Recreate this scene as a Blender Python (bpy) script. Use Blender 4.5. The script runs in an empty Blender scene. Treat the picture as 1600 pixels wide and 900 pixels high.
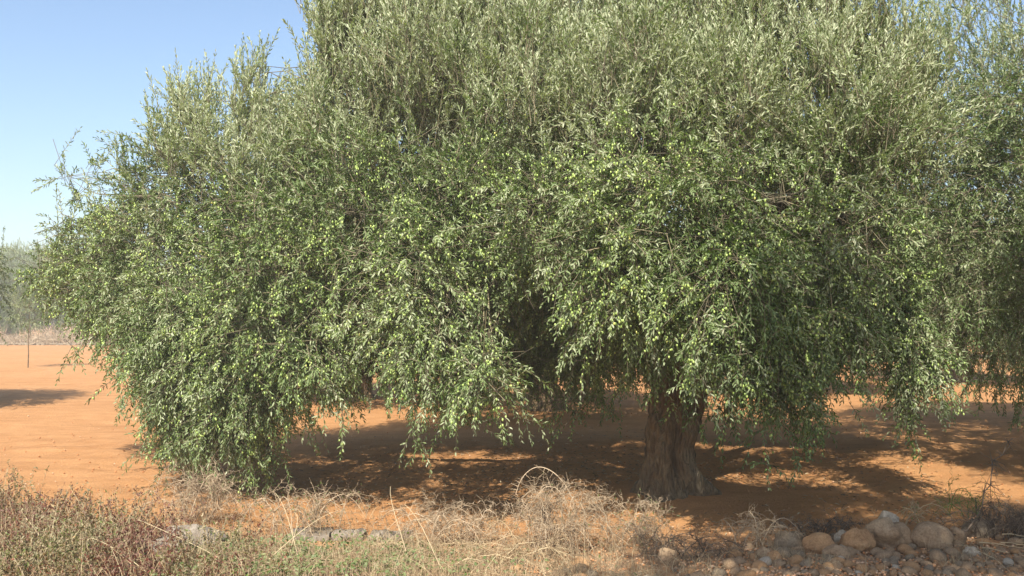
import bpy, math, random
import numpy as np
from mathutils import Vector, noise as mn

random.seed(7)
RNG = np.random.default_rng(7)
scene = bpy.context.scene
COL = scene.collection

# ---------------------------------------------------------------- frame
FPX, HOR, CAMZ = 1500.0, 500.0, 1.70
PITCH = math.atan((HOR - 450.0) / FPX)
CP, SP = math.cos(PITCH), math.sin(PITCH)


def at(px, py, d):
    """world point at ground distance d (along +Y) that lies on a given sight line"""
    u, v = (px - 800.0) / FPX, (450.0 - py) / FPX
    y = CP - v * SP
    z = SP + v * CP
    k = d / y
    return np.array([u * k, d, CAMZ + z * k])


SUN_EL = math.radians(48.0)
SUN_DX, SUN_DY = 0.22, 1.0          # horizontal direction in which shadows fall


# ---------------------------------------------------------------- mesh tools
class MB:
    def __init__(self):
        self.v, self.f, self.fm, self.ft, self.n = [], [], [], [], 0

    def add(self, verts, faces, mat=0, tint=0.5):
        verts = np.asarray(verts, dtype=np.float32).reshape(-1, 3)
        faces = np.asarray(faces, dtype=np.int64)
        if not len(faces):
            return
        self.v.append(verts)
        self.f.append(faces + self.n)
        m = len(faces)
        self.fm.append(np.full(m, mat, dtype=np.int32))
        t = np.asarray(tint, dtype=np.float32)
        self.ft.append(np.full(m, float(t), dtype=np.float32) if t.ndim == 0 else t)
        self.n += len(verts)

    def build(self, name, mats, parent=None, smooth=True):
        me = bpy.data.meshes.new(name)
        V = np.concatenate(self.v)
        loops = np.concatenate([f.ravel() for f in self.f]).astype(np.int32)
        tot = np.concatenate([np.full(len(f), f.shape[1], dtype=np.int32) for f in self.f])
        start = np.concatenate([[0], np.cumsum(tot)[:-1]]).astype(np.int32)
        me.vertices.add(len(V))
        me.vertices.foreach_set('co', V.ravel())
        me.loops.add(len(loops))
        me.loops.foreach_set('vertex_index', loops)
        me.polygons.add(len(tot))
        me.polygons.foreach_set('loop_start', start)
        me.polygons.foreach_set('loop_total', tot)
        me.polygons.foreach_set('material_index', np.concatenate(self.fm))
        if smooth:
            me.polygons.foreach_set('use_smooth', np.ones(len(tot), dtype=bool))
        a = me.attributes.new('tint', 'FLOAT', 'FACE')
        a.data.foreach_set('value', np.concatenate(self.ft))
        for m in (mats if isinstance(mats, (list, tuple)) else [mats]):
            me.materials.append(m)
        me.update(calc_edges=True)
        me.validate()
        o = bpy.data.objects.new(name, me)
        COL.objects.link(o)
        if parent is not None:
            o.parent = parent
        return o


def tag(o, label=None, cat=None, group=None, kind=None):
    if label: o['label'] = label
    if cat: o['category'] = cat
    if group: o['group'] = group
    if kind: o['kind'] = kind
    return o


def empty(name, loc=(0, 0, 0), rz=0.0):
    o = bpy.data.objects.new(name, None)
    o.empty_display_size = 0.2
    o.location = loc
    o.rotation_euler = (0, 0, rz)
    COL.objects.link(o)
    return o


def copy_tree(o, parent=None):
    c = o.copy()
    COL.objects.link(c)
    c.parent = parent
    for ch in list(o.children):
        copy_tree(ch, c)
    return c


def unit(a):
    return a / np.maximum(np.linalg.norm(a, axis=-1, keepdims=True), 1e-9)


def frame_of(T):
    ref = np.where(np.abs(T[..., 2:3]) < 0.9, np.array([0, 0, 1.0]), np.array([1.0, 0, 0]))
    A = unit(np.cross(T, ref))
    return A, np.cross(T, A)


def tubes(mb, P, R, sides=3, mat=0, tint=0.5, cap=True):
    """P (n, m, 3) polylines, R (n, m) radii: n tubes at once"""
    P = np.asarray(P, dtype=np.float64)
    R = np.asarray(R, dtype=np.float64)
    n, m, _ = P.shape
    T = np.empty_like(P)
    T[:, 1:-1] = P[:, 2:] - P[:, :-2]
    T[:, 0] = P[:, 1] - P[:, 0]
    T[:, -1] = P[:, -1] - P[:, -2]
    T = unit(T)
    mean = unit(P[:, -1] - P[:, 0])[:, None, :] + 1e-4
    ref = np.where(np.abs(mean[..., 2:3]) < 0.8, np.array([0, 0, 1.0]), np.array([1.0, 0.3, 0]))
    A = unit(np.cross(T, np.broadcast_to(ref, T.shape)))
    B = np.cross(T, A)
    ang = np.arange(sides) / sides * 2 * math.pi
    ring = (A[:, :, None, :] * np.cos(ang)[None, None, :, None] + B[:, :, None, :] * np.sin(ang)[None, None, :, None])
    V = P[:, :, None, :] + ring * R[:, :, None, None]
    base = np.arange(n)[:, None, None] * (m * sides)
    i = np.arange(m - 1)[None, :, None] * sides
    j = np.arange(sides)[None, None, :]
    j2 = (j + 1) % sides
    F = np.stack([base + i + j, base + i + j2, base + i + sides + j2, base + i + sides + j], axis=-1).reshape(-1, 4)
    t = tint
    if np.ndim(tint) == 1:
        t = np.repeat(np.asarray(tint), (m - 1) * sides)
    mb.add(V.reshape(-1, 3), F, mat, t)


def bezier(p0, p1, p2, p3, n):
    t = np.linspace(0, 1, n)[:, None]
    return (1 - t) ** 3 * p0 + 3 * (1 - t) ** 2 * t * p1 + 3 * (1 - t) * t * t * p2 + t ** 3 * p3


# ---------------------------------------------------------------- materials
def new_mat(name):
    m = bpy.data.materials.new(name)
    m.use_nodes = True
    nt = m.node_tree
    b = nt.nodes['Principled BSDF']
    return m, nt, b


def N(nt, t, **kw):
    n = nt.nodes.new(t)
    for k, v in kw.items():
        setattr(n, k, v)
    return n


def ramp(nt, src, stops):
    r = N(nt, 'ShaderNodeValToRGB')
    els = r.color_ramp.elements
    while len(els) < len(stops):
        els.new(0.5)
    for e, (p, c) in zip(els, stops):
        e.position = p
        e.color = (*c, 1)
    nt.links.new(src, r.inputs[0])
    return r.outputs[0]


def noise_tex(nt, scale, detail=6, rough=0.6, coord=None):
    t = N(nt, 'ShaderNodeTexNoise')
    t.inputs['Scale'].default_value = scale
    t.inputs['Detail'].default_value = detail
    t.inputs['Roughness'].default_value = rough
    if coord is not None:
        nt.links.new(coord, t.inputs['Vector'])
    return t.outputs['Fac']


def mixc(nt, fac, a, b, blend='MIX'):
    m = N(nt, 'ShaderNodeMix', data_type='RGBA', blend_type=blend)
    for s, v in ((0, fac), (6, a), (7, b)):
        if isinstance(v, (int, float)):
            m.inputs[s].default_value = v
        elif isinstance(v, tuple):
            m.inputs[s].default_value = (*v, 1)
        else:
            nt.links.new(v, m.inputs[s])
    return m.outputs[2]


def bump(nt, b, h, strength, dist):
    n = N(nt, 'ShaderNodeBump')
    n.inputs['Strength'].default_value = strength
    n.inputs['Distance'].default_value = dist
    nt.links.new(h, n.inputs['Height'])
    nt.links.new(n.outputs[0], b.inputs['Normal'])


def leaf_mat(name, top_stops, under, rough=0.48, trans=0.26, under_mix=1.0):
    m, nt, b = new_mat(name)
    a = N(nt, 'ShaderNodeAttribute', attribute_name='tint')
    top = ramp(nt, a.outputs['Fac'], top_stops)
    und = ramp(nt, a.outputs['Fac'], under)
    g = N(nt, 'ShaderNodeNewGeometry')
    c = mixc(nt, g.outputs['Backfacing'], top, und)
    nt.links.new(c, b.inputs['Base Color'])
    b.inputs['Roughness'].default_value = rough
    b.inputs['Specular IOR Level'].default_value = 0.4
    tr = N(nt, 'ShaderNodeBsdfTranslucent')
    tc = mixc(nt, 1.0, top, (1.5, 1.6, 0.7), 'MULTIPLY')
    nt.links.new(tc, tr.inputs['Color'])
    mx = N(nt, 'ShaderNodeMixShader')
    mx.inputs[0].default_value = trans
    nt.links.new(b.outputs[0], mx.inputs[1])
    nt.links.new(tr.outputs[0], mx.inputs[2])
    nt.links.new(mx.outputs[0], nt.nodes['Material Output'].inputs['Surface'])
    return m


def tint_mat(name, stops, rough=0.8, spec=0.25):
    m, nt, b = new_mat(name)
    a = N(nt, 'ShaderNodeAttribute', attribute_name='tint')
    nt.links.new(ramp(nt, a.outputs['Fac'], stops), b.inputs['Base Color'])
    b.inputs['Roughness'].default_value = rough
    b.inputs['Specular IOR Level'].default_value = spec
    return m


M = {}
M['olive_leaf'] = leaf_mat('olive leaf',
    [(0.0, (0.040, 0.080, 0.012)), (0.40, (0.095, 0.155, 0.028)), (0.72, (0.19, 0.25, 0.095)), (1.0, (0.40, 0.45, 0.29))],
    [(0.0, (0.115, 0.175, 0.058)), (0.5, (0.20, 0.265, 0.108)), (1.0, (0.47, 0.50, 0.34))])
M['far_leaf'] = M['olive_leaf']
M['twig'] = tint_mat('olive twig bark', [(0.0, (0.10, 0.085, 0.06)), (0.6, (0.20, 0.17, 0.115)), (1.0, (0.28, 0.24, 0.15))])
M['olive'] = tint_mat('green olive skin', [(0.0, (0.23, 0.34, 0.075)), (0.5, (0.38, 0.50, 0.14)), (0.93, (0.50, 0.60, 0.20)), (1.0, (0.55, 0.53, 0.16))], 0.3, 0.5)

m, nt, b = new_mat('olive bark')
tc = N(nt, 'ShaderNodeTexCoord')
mp = N(nt, 'ShaderNodeMapping')
mp.inputs['Scale'].default_value = (1.0, 1.0, 0.22)
nt.links.new(tc.outputs['Object'], mp.inputs['Vector'])
n1 = noise_tex(nt, 16, 9, 0.7, mp.outputs[0])
n2 = noise_tex(nt, 3.2, 5, 0.6, tc.outputs['Object'])
vo = N(nt, 'ShaderNodeTexVoronoi', feature='DISTANCE_TO_EDGE')
vo.inputs['Scale'].default_value = 22
nt.links.new(mp.outputs[0], vo.inputs['Vector'])
c1 = ramp(nt, n1, [(0.25, (0.060, 0.044, 0.028)), (0.5, (0.25, 0.190, 0.118)), (0.75, (0.46, 0.37, 0.24))])
c2 = ramp(nt, n2, [(0.35, (0.70, 0.58, 0.45)), (0.65, (1.0, 0.97, 0.92))])
cc = mixc(nt, 1.0, c1, c2, 'MULTIPLY')
nt.links.new(cc, b.inputs['Base Color'])
b.inputs['Roughness'].default_value = 0.9
mm = N(nt, 'ShaderNodeMath', operation='ADD')
mv = N(nt, 'ShaderNodeMath', operation='MULTIPLY')
mv.inputs[1].default_value = 1.6
nt.links.new(vo.outputs['Distance'], mv.inputs[0])
nt.links.new(n1, mm.inputs[0]); nt.links.new(mv.outputs[0], mm.inputs[1])
bump(nt, b, mm.outputs[0], 1.0, 0.06)
M['bark'] = m

m, nt, b = new_mat('red earth')
tc = N(nt, 'ShaderNodeTexCoord')
o_ = tc.outputs['Object']
big = noise_tex(nt, 0.35, 5, 0.6, o_)
mid = noise_tex(nt, 2.6, 6, 0.65, o_)
fine = noise_tex(nt, 45, 6, 0.7, o_)
c = ramp(nt, big, [(0.3, (0.46, 0.225, 0.090)), (0.55, (0.53, 0.275, 0.118)), (0.75, (0.57, 0.31, 0.145))])
c = mixc(nt, 0.55, c, ramp(nt, mid, [(0.3, (0.42, 0.20, 0.08)), (0.6, (0.55, 0.29, 0.13)), (0.8, (0.61, 0.36, 0.18))]))
c = mixc(nt, 0.65, c, ramp(nt, fine, [(0.3, (0.62, 0.6, 0.58)), (0.55, (1, 1, 1)), (0.8, (1.18, 1.15, 1.1))]), 'MULTIPLY')
mp2 = N(nt, 'ShaderNodeMapping')
mp2.inputs['Scale'].default_value = (0.35, 2.2, 1.0)
nt.links.new(o_, mp2.inputs['Vector'])
rake = noise_tex(nt, 1.6, 7, 0.7, mp2.outputs[0])
c = mixc(nt, 0.8, c, ramp(nt, rake, [(0.30, (0.80, 0.77, 0.74)), (0.5, (1, 1, 1)), (0.72, (1.10, 1.10, 1.10))]), 'MULTIPLY')
# the verge along the road: drier, greyer, stony soil
sep = N(nt, 'ShaderNodeSeparateXYZ')
nt.links.new(o_, sep.inputs[0])
wob = N(nt, 'ShaderNodeMath', operation='MULTIPLY_ADD')
nt.links.new(mid, wob.inputs[0]); wob.inputs[1].default_value = 2.2
nt.links.new(sep.outputs['Y'], wob.inputs[2])
mr = N(nt, 'ShaderNodeMapRange')
mr.inputs['From Min'].default_value = 8.1; mr.inputs['From Max'].default_value = 9.2
mr.inputs['To Min'].default_value = 0.85; mr.inputs['To Max'].default_value = 0.0
nt.links.new(wob.outputs[0], mr.inputs['Value'])
verge = ramp(nt, fine, [(0.3, (0.20, 0.13, 0.08)), (0.5, (0.36, 0.24, 0.145)), (0.75, (0.48, 0.36, 0.24))])
c = mixc(nt, mr.outputs[0], c, verge)
nt.links.new(c, b.inputs['Base Color'])
b.inputs['Roughness'].default_value = 0.95
b.inputs['Specular IOR Level'].default_value = 0.1
hh = N(nt, 'ShaderNodeMath', operation='MULTIPLY_ADD')
nt.links.new(mid, hh.inputs[0]); hh.inputs[1].default_value = 1.4
nt.links.new(fine, hh.inputs[2])
bump(nt, b, hh.outputs[0], 0.75, 0.035)
M['earth'] = m
M['clod'] = tint_mat('earth clod', [(0.0, (0.36, 0.155, 0.062)), (0.7, (0.52, 0.25, 0.11)), (1.0, (0.60, 0.42, 0.28))], 0.95, 0.1)


def stone_mat(name, stops, sc=7.0, bs=0.5):
    m, nt, b = new_mat(name)
    tc = N(nt, 'ShaderNodeTexCoord')
    oi = N(nt, 'ShaderNodeObjectInfo')
    va = N(nt, 'ShaderNodeVectorMath', operation='ADD')
    nt.links.new(tc.outputs['Object'], va.inputs[0])
    sc_ = N(nt, 'ShaderNodeVectorMath', operation='SCALE')
    sc_.inputs[0].default_value = (37.0, 11.0, 23.0)
    nt.links.new(oi.outputs['Random'], sc_.inputs['Scale'])
    nt.links.new(sc_.outputs[0], va.inputs[1])
    n1 = noise_tex(nt, sc, 8, 0.65, va.outputs[0])
    n2 = noise_tex(nt, sc * 9, 6, 0.7, va.outputs[0])
    c = ramp(nt, n1, stops)
    c = mixc(nt, 0.85, c, ramp(nt, n2, [(0.3, (0.5, 0.47, 0.43)), (0.6, (1, 1, 1)), (0.8, (1.2, 1.18, 1.12))]), 'MULTIPLY')
    nt.links.new(c, b.inputs['Base Color'])
    b.inputs['Roughness'].default_value = 0.85
    b.inputs['Specular IOR Level'].default_value = 0.2
    bump(nt, b, n2, bs, 0.022)
    return m


M['stone_orange'] = stone_mat('orange limestone', [(0.3, (0.36, 0.20, 0.10)), (0.55, (0.47, 0.28, 0.14)), (0.75, (0.56, 0.39, 0.23))])
M['stone_tan'] = stone_mat('tan limestone', [(0.3, (0.26, 0.165, 0.095)), (0.52, (0.39, 0.265, 0.16)), (0.75, (0.50, 0.38, 0.25))])
M['stone_grey'] = stone_mat('grey limestone', [(0.3, (0.18, 0.13, 0.085)), (0.52, (0.30, 0.23, 0.155)), (0.75, (0.44, 0.36, 0.26))])
M['stone_white'] = stone_mat('white limestone', [(0.3, (0.38, 0.31, 0.22)), (0.52, (0.52, 0.44, 0.34)), (0.75, (0.64, 0.57, 0.46))])
M['stone_slab'] = stone_mat('weathered slab', [(0.3, (0.14, 0.11, 0.085)), (0.5, (0.30, 0.255, 0.205)), (0.72, (0.50, 0.44, 0.37))], 4.0, 0.9)

M['straw'] = tint_mat('dry straw', [(0.0, (0.22, 0.15, 0.085)), (0.5, (0.42, 0.31, 0.18)), (1.0, (0.60, 0.49, 0.31))])
M['thorn'] = tint_mat('dry thorn twig', [(0.0, (0.21, 0.145, 0.09)), (0.5, (0.40, 0.30, 0.195)), (1.0, (0.58, 0.46, 0.32))])
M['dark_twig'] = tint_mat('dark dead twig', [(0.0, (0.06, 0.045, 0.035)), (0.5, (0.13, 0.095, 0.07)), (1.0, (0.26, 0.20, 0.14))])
M['weed_red'] = leaf_mat('reddish weed leaf', [(0.0, (0.16, 0.040, 0.030)), (0.30, (0.26, 0.105, 0.06)), (0.5, (0.20, 0.17, 0.055)), (0.75, (0.12, 0.19, 0.035)), (1.0, (0.40, 0.29, 0.15))],
                         [(0.0, (0.17, 0.08, 0.06)), (0.6, (0.2, 0.19, 0.1)), (1.0, (0.4, 0.32, 0.2))], 0.6, 0.15)
M['weed_green'] = leaf_mat('green creeper leaf', [(0.0, (0.07, 0.12, 0.02)), (0.5, (0.12, 0.20, 0.035)), (0.85, (0.20, 0.27, 0.06)), (1.0, (0.36, 0.30, 0.12))],
                           [(0.0, (0.10, 0.15, 0.05)), (1.0, (0.25, 0.28, 0.12))], 0.5, 0.25)
M['dead_leaf'] = tint_mat('fallen leaf', [(0.0, (0.10, 0.07, 0.04)), (0.6, (0.27, 0.19, 0.11)), (1.0, (0.45, 0.38, 0.25))])


# ---------------------------------------------------------------- foliage
def leaves(mb, P, D, Nn, L, W, mat, tint, fold=0.22):
    """P base, D direction, Nn upper-face normal, L length, W width: folded lance-shaped leaves"""
    n = len(P)
    S = np.cross(D, Nn)
    L = L[:, None]; W = W[:, None]
    h = Nn * W * fold
    curl = Nn * L * 0.06
    v = np.stack([P,
                  P + D * L * 0.30 - S * W * 0.46 + h,
                  P + D * L * 0.68 - S * W * 0.40 + h + curl * 0.3,
                  P + D * L - curl,
                  P + D * L * 0.68 + S * W * 0.40 + h + curl * 0.3,
                  P + D * L * 0.30 + S * W * 0.46 + h], axis=1)
    b_ = np.arange(n)[:, None] * 6
    F = np.concatenate([b_ + np.array([[0, 3, 2, 1]]), b_ + np.array([[0, 5, 4, 3]])], axis=0)
    # orient so that the face normal is the upper side
    t = np.concatenate([tint, tint])
    mb.add(v.reshape(-1, 3), F[:, ::-1], mat, t)


def unit_olive():
    v, f = [], []
    rings = [(-1.0, 0.0), (-0.72, 0.62), (-0.15, 1.0), (0.45, 0.86), (0.85, 0.45), (1.0, 0.0)]
    k = 6
    v.append((0, 0, -1.0))
    for z, r in rings[1:-1]:
        for i in range(k):
            a = i / k * 2 * math.pi
            v.append((r * math.cos(a), r * math.sin(a), z))
    v.append((0, 0, 1.0))
    f = []
    for i in range(k):
        f.append((0, 1 + (i + 1) % k, 1 + i, 0))
    for q in range(3):
        for i in range(k):
            a, b2 = 1 + q * k + i, 1 + q * k + (i + 1) % k
            f.append((a, b2, b2 + k, a + k))
    top = len(v) - 1
    tri = []
    for i in range(k):
        tri.append((1 + 3 * k + i, 1 + 3 * k + (i + 1) % k, top))
    bot = [(0, 1 + (i + 1) % k, 1 + i) for i in range(k)]
    quads = [q for q in f if len(set(q)) == 4]
    return np.array(v), np.array(quads), np.array(bot + tri)


OV, OQ, OT = unit_olive()


def olives_mesh(mb, C, size, tint):
    n = len(C)
    sc = np.stack([size * 0.0086, size * 0.0086, size * 0.0118], axis=-1)
    V = OV[None] * sc[:, None, :] + C[:, None, :]
    b_ = np.arange(n)[:, None, None] * len(OV)
    mb.add(V.reshape(-1, 3), (OQ[None] + b_).reshape(-1, 4), 0, np.repeat(tint, len(OQ)))
    mb.add(np.zeros((0, 3)), np.zeros((0, 3), dtype=int))
    mb.v.append(V.reshape(-1, 3).astype(np.float32))
    F = (OT[None] + b_).reshape(-1, 3) + mb.n
    mb.f.append(F)
    mb.fm.append(np.zeros(len(F), dtype=np.int32))
    mb.ft.append(np.repeat(tint, len(OT)).astype(np.float32))
    mb.n += V.reshape(-1, 3).shape[0]


def sample_shoots(lobes, dens, dens_back, eye, inner=0.12, rng=RNG, spray=None):
    """points in the outer shells of the lobes that are not deep inside another lobe"""
    Cs = np.array([l[0] for l in lobes]); Rs = np.array([l[1] for l in lobes])
    allP, allU, allI = [], [], []
    for i, (c, r, up) in enumerate(lobes):
        a, b_, d_ = r
        p_ = 1.6
        area = 4 * math.pi * (((a * b_) ** p_ + (a * d_) ** p_ + (b_ * d_) ** p_) / 3) ** (1 / p_)
        n = int(area * dens * (1.7 if up < -0.4 else 1.0))
        u = unit(rng.normal(size=(n, 3)))
        if eye is not None:
            to = unit(eye - c)
            face = (u @ to)
            keep = rng.random(n) < np.clip((face + 0.55) / 0.8, dens_back / dens, 1.0)
            u = u[keep]; n = len(u)
        rad = np.where(rng.random(n) < inner, rng.uniform(0.35, 0.75, n), rng.normal(0.90, 0.10, n))
        p = c + u * r * rad[:, None]
        # drop what is buried inside another lobe
        q = np.min(np.linalg.norm((p[:, None, :] - Cs[None]) / Rs[None], axis=-1) + np.where(np.arange(len(lobes)) == i, 9, 0)[None, :], axis=1)
        keep = (q > 0.62) | (rng.random(n) < 0.22)
        allP.append(p[keep]); allU.append(unit(u[keep] / r)); allI.append(np.full(keep.sum(), up))
    P, U, I = np.concatenate(allP), np.concatenate(allU), np.concatenate(allI)
    if spray is None:
        return P, U, I
    # most shoots sit along common branchlets: sprays with gaps between them
    n = len(P)
    ns = max(1, int(n * 0.72 / 9))
    perm = rng.permutation(n)
    base, lone = perm[:ns], perm[ns:ns + int(n * 0.28)]
    k = 9
    z = np.clip(I[base], -1, 1)
    d = unit(U[base] * 0.8 + np.array([0, 0, 1.0]) * np.where(z < 0, z * 0.7, z * 1.1)[:, None] + rng.normal(size=(ns, 3)) * 0.5)
    Ls = rng.uniform(0.25, 0.75, ns)
    t = rng.uniform(-0.6, 0.5, (ns, k))
    pp = P[base][:, None, :] + d[:, None, :] * (Ls[:, None] * t)[..., None] + rng.normal(size=(ns, k, 3)) * 0.035
    pp[..., 2] -= np.where(z < 0.3, 0.25, 0.0)[:, None] * Ls[:, None] * (t + 0.6) ** 2
    uu = unit(d[:, None, :] * 0.8 + rng.normal(size=(ns, k, 3)) * 0.5)
    ii = I[base][:, None] + rng.normal(size=(ns, 1)) * 0.15 + np.zeros((ns, k))
    a0 = P[base] - d * (Ls * 0.9)[:, None]; a1 = P[base] + d * (Ls * 0.5)[:, None]
    am = (a0 + a1) / 2 + np.array([0, 0, 0.05]) + rng.normal(size=(ns, 3)) * 0.04
    spray.append((np.stack([a0, am, a1], 1), np.stack([0.0032 + 0 * Ls, 0.0026 + 0 * Ls, 0.0014 + 0 * Ls], 1)))
    return (np.concatenate([pp.reshape(-1, 3), P[lone]]), np.concatenate([uu.reshape(-1, 3), U[lone]]), np.concatenate([ii.ravel(), I[lone]]))


def grow(mb, P, U, upness, pairs=12, slen=(0.22, 0.5), leaf=(0.042, 0.062), leaf_w=0.0115, rng=RNG, zlow=None,
         fruit=None, mats=(0, 1), stem_r=0.0022, pale=0.0):
    n = len(P)
    up = upness[:, None]
    rnd = rng.normal(size=(n, 3))
    Z = np.array([0, 0, 1.0])
    d0 = unit(U * (0.85 - 0.55 * np.clip(up, 0, 1)) + Z * np.where(up < 0, up * 0.62, up * 1.25) + rnd * (0.42 - 0.10 * np.clip(up, 0, 1)))
    L = rng.uniform(slen[0], slen[1], n) * (1 + 0.25 * np.clip(upness, 0, 1))
    droop = np.where(upness < 0.35, rng.uniform(0.15, 0.85, n), rng.uniform(-0.1, 0.45, n))

    def pos(s):
        g = np.zeros((n, s.shape[-1] if s.ndim > 1 else 1, 3))
        ss = s[..., None]
        out = P[:, None, :] + d0[:, None, :] * ss * L[:, None, None] * (1 - 0.25 * ss * np.clip(droop, 0, 1.4)[:, None, None])
        out[..., 2] -= (droop * L)[:, None] * s * s * 0.62
        return out
    s4 = np.broadcast_to(np.array([-0.25, 0.15, 0.6, 1.0]), (n, 4))
    SP_ = pos(s4)
    tubes(mb, SP_, np.broadcast_to(np.array([1.5, 1.2, 0.85, 0.4]) * stem_r, (n, 4)), 3, mats[1], rng.random(n))
    K = pairs
    s = (np.arange(K) + 0.5) / K
    s = np.broadcast_to(s, (n, K)) + rng.normal(size=(n, K)) * 0.015
    p = pos(s)
    e = 0.02
    T = unit(pos(s + e) - pos(s - e))
    A, B = frame_of(T)
    phi = rng.uniform(0, 6.28, n)[:, None] + np.arange(K)[None] * (math.pi / 2) + rng.normal(size=(n, K)) * 0.25
    out_p, out_d, out_n, out_l, out_w, out_t = [], [], [], [], [], []
    var = np.array([mn.noise(Vector(p_ * 0.9)) + 0.7 * mn.noise(Vector(p_ * 2.6)) for p_ in P])
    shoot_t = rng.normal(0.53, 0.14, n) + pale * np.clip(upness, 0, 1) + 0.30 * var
    for side in (0.0, math.pi):
        a = phi + side
        rad = A * np.cos(a)[..., None] + B * np.sin(a)[..., None]
        al = rng.normal(0.95, 0.25, (n, K)) * (1 - 0.45 * s) * (1 - 0.38 * np.clip(upness, 0, 1))[:, None]
        d = T * np.cos(al)[..., None] + rad * np.sin(al)[..., None] + rng.normal(size=(n, K, 3)) * 0.12
        d[..., 2] -= (0.12 * (1 - np.clip(upness, 0, 1)))[:, None]
        d = unit(d)
        w_up = np.where(upness < 0.35, 0.9, 0.15)[:, None, None]
        nn = T * np.where(upness < 0.2, 0.3, 0.9)[:, None, None] + Z * w_up + rng.normal(size=(n, K, 3)) * 0.42
        nn = unit(nn - d * np.sum(nn * d, -1, keepdims=True))
        keep = rng.random((n, K)) < 0.90
        ll = rng.uniform(leaf[0], leaf[1], (n, K)) * (1 - 0.45 * np.clip((s - 0.72) / 0.28, 0, 1)) * (0.75 + 0.25 * np.clip(s / 0.2, 0, 1))
        out_p.append(p[keep]); out_d.append(d[keep]); out_n.append(nn[keep])
        out_l.append(ll[keep]); out_w.append((leaf_w * rng.uniform(0.8, 1.2, (n, K)))[keep])
        out_t.append((shoot_t[:, None] + rng.normal(size=(n, K)) * 0.14)[keep])
    cat = np.concatenate
    leaves(mb, cat(out_p), cat(out_d), cat(out_n), cat(out_l), cat(out_w), mats[0], np.clip(cat(out_t), 0, 1))
    if fruit is None:
        return None
    fn = np.array([mn.noise(Vector(p_ * 1.9)) + 0.6 * mn.noise(Vector(p_ * 5.0)) for p_ in P])
    sel = np.where(rng.random(n) < np.clip(fruit * (0.8 + 2.4 * fn), 0, 1))[0]
    pts = []
    for i in sel:
        k = rng.integers(3, 9)
        ss = rng.uniform(0.05, 0.75, k)
        pp = P[i] + d0[i] * (ss * L[i] * (1 - 0.25 * ss * min(max(droop[i], 0), 1.4)))[:, None]
        pp[:, 2] -= droop[i] * L[i] * ss * ss * 0.62
        pp = pp + rng.normal(size=(k, 3)) * 0.012
        pp[:, 2] -= rng.uniform(0.012, 0.03, k)
        pts.append(pp)
    return np.concatenate(pts) if pts else np.zeros((0, 3))


def trunk_mesh(mb, path, radii, seed, sides=40, rings=46, ridge=0.16, mat=0, flare=True):
    """gnarled trunk: ridged, twisted, flared at the foot"""
    path = np.array(path, float); radii = np.array(radii, float)
    t = np.linspace(0, 1, len(path)); tt = np.linspace(0, 1, rings)
    C = np.stack([np.interp(tt, t, path[:, k]) for k in range(3)], -1)
    for _ in range(3):
        C[1:-1] = (C[:-2] + C[1:-1] * 2 + C[2:]) / 4
    R = np.interp(tt, t, radii)
    ang = np.arange(sides) / sides * 2 * math.pi
    V = np.zeros((rings, sides, 3))
    for i in range(rings):
        z = C[i, 2]
        foot = max(0.0, 1 - tt[i] * 3.0) if flare else 0.0
        for j in range(sides):
            a = ang[j] + z * 0.55 + 0.9 * mn.noise(Vector((math.cos(ang[j]) * 1.2, math.sin(ang[j]) * 1.2, z * 1.6 + seed)))
            k = 1 + ridge * (0.5 * math.sin(3 * a + seed + z * 0.8) + 0.38 * math.sin(5 * a + seed * 2 - z * 1.3) + 0.30 * math.sin(9 * a + seed * 3 + z * 2))
            k += foot ** 1.5 * 0.45 * (0.5 + 0.5 * math.sin(5 * a + seed * 1.7))
            q = Vector((math.cos(ang[j]) * 2.0, math.sin(ang[j]) * 2.0, z * 2.2)) + Vector((seed, 0, 0))
            k += 0.34 * mn.noise(q * 0.9) + 0.20 * mn.noise(q * 2.2) + 0.12 * mn.noise(q * 4.5) + 0.05 * mn.noise(q * 10)
            k = max(k, 0.6)
            V[i, j] = C[i] + np.array([math.cos(ang[j]), math.sin(ang[j]), 0]) * R[i] * k
            V[i, j, 2] += 0.02 * mn.noise(q * 3)
    F = []
    for i in range(rings - 1):
        for j in range(sides):
            j2 = (j + 1) % sides
            F.append((i * sides + j, i * sides + j2, (i + 1) * sides + j2, (i + 1) * sides + j))
    mb.add(V.reshape(-1, 3), F, mat, 0.5)
    topc = len(V.reshape(-1, 3))


def limb_path(p0, p1, sag=0.15, n=12, wob=0.10, rng=RNG, lift=0.6):
    p0 = np.array(p0, float); p1 = np.array(p1, float)
    d = p1 - p0
    L = np.linalg.norm(d)
    c1 = p0 + d * 0.30 + np.array([0, 0, lift * L * 0.28])
    c2 = p0 + d * 0.70 + np.array([0, 0, lift * L * 0.25 - sag * L * 0.1])
    P = bezier(p0, c1, c2, p1, n)
    w = np.cumsum(rng.normal(size=(n, 3)), 0)
    w -= np.linspace(0, 1, n)[:, None] * w[-1]
    P[1:-1] += w[1:-1] * wob * L / n
    return P


# ================================================================ SETTING: ground
def ground_z(x, y):
    return (0.035 * np.sin(x * 0.55 + 1.3) * np.sin(y * 0.43 + 0.4) + 0.02 * np.sin(x * 1.7 + y * 0.6) * np.sin(y * 1.3)
            ) * np.exp(-np.maximum(0, y - 25) / 30)


def gz(x, y):
    return float(ground_z(np.float64(x), np.float64(y)))


def axis(lo, hi, fine_lo, fine_hi, step, grow_=1.12):
    mid = list(np.arange(fine_lo, fine_hi, step))
    a, s = [], step
    v = fine_lo
    while v > lo:
        s *= grow_; v -= s; a.append(max(v, lo))
    b_, s, v = [], step, mid[-1]
    while v < hi:
        s *= grow_; v += s; b_.append(min(v, hi))
    return np.array(a[::-1] + mid + b_)


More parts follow.
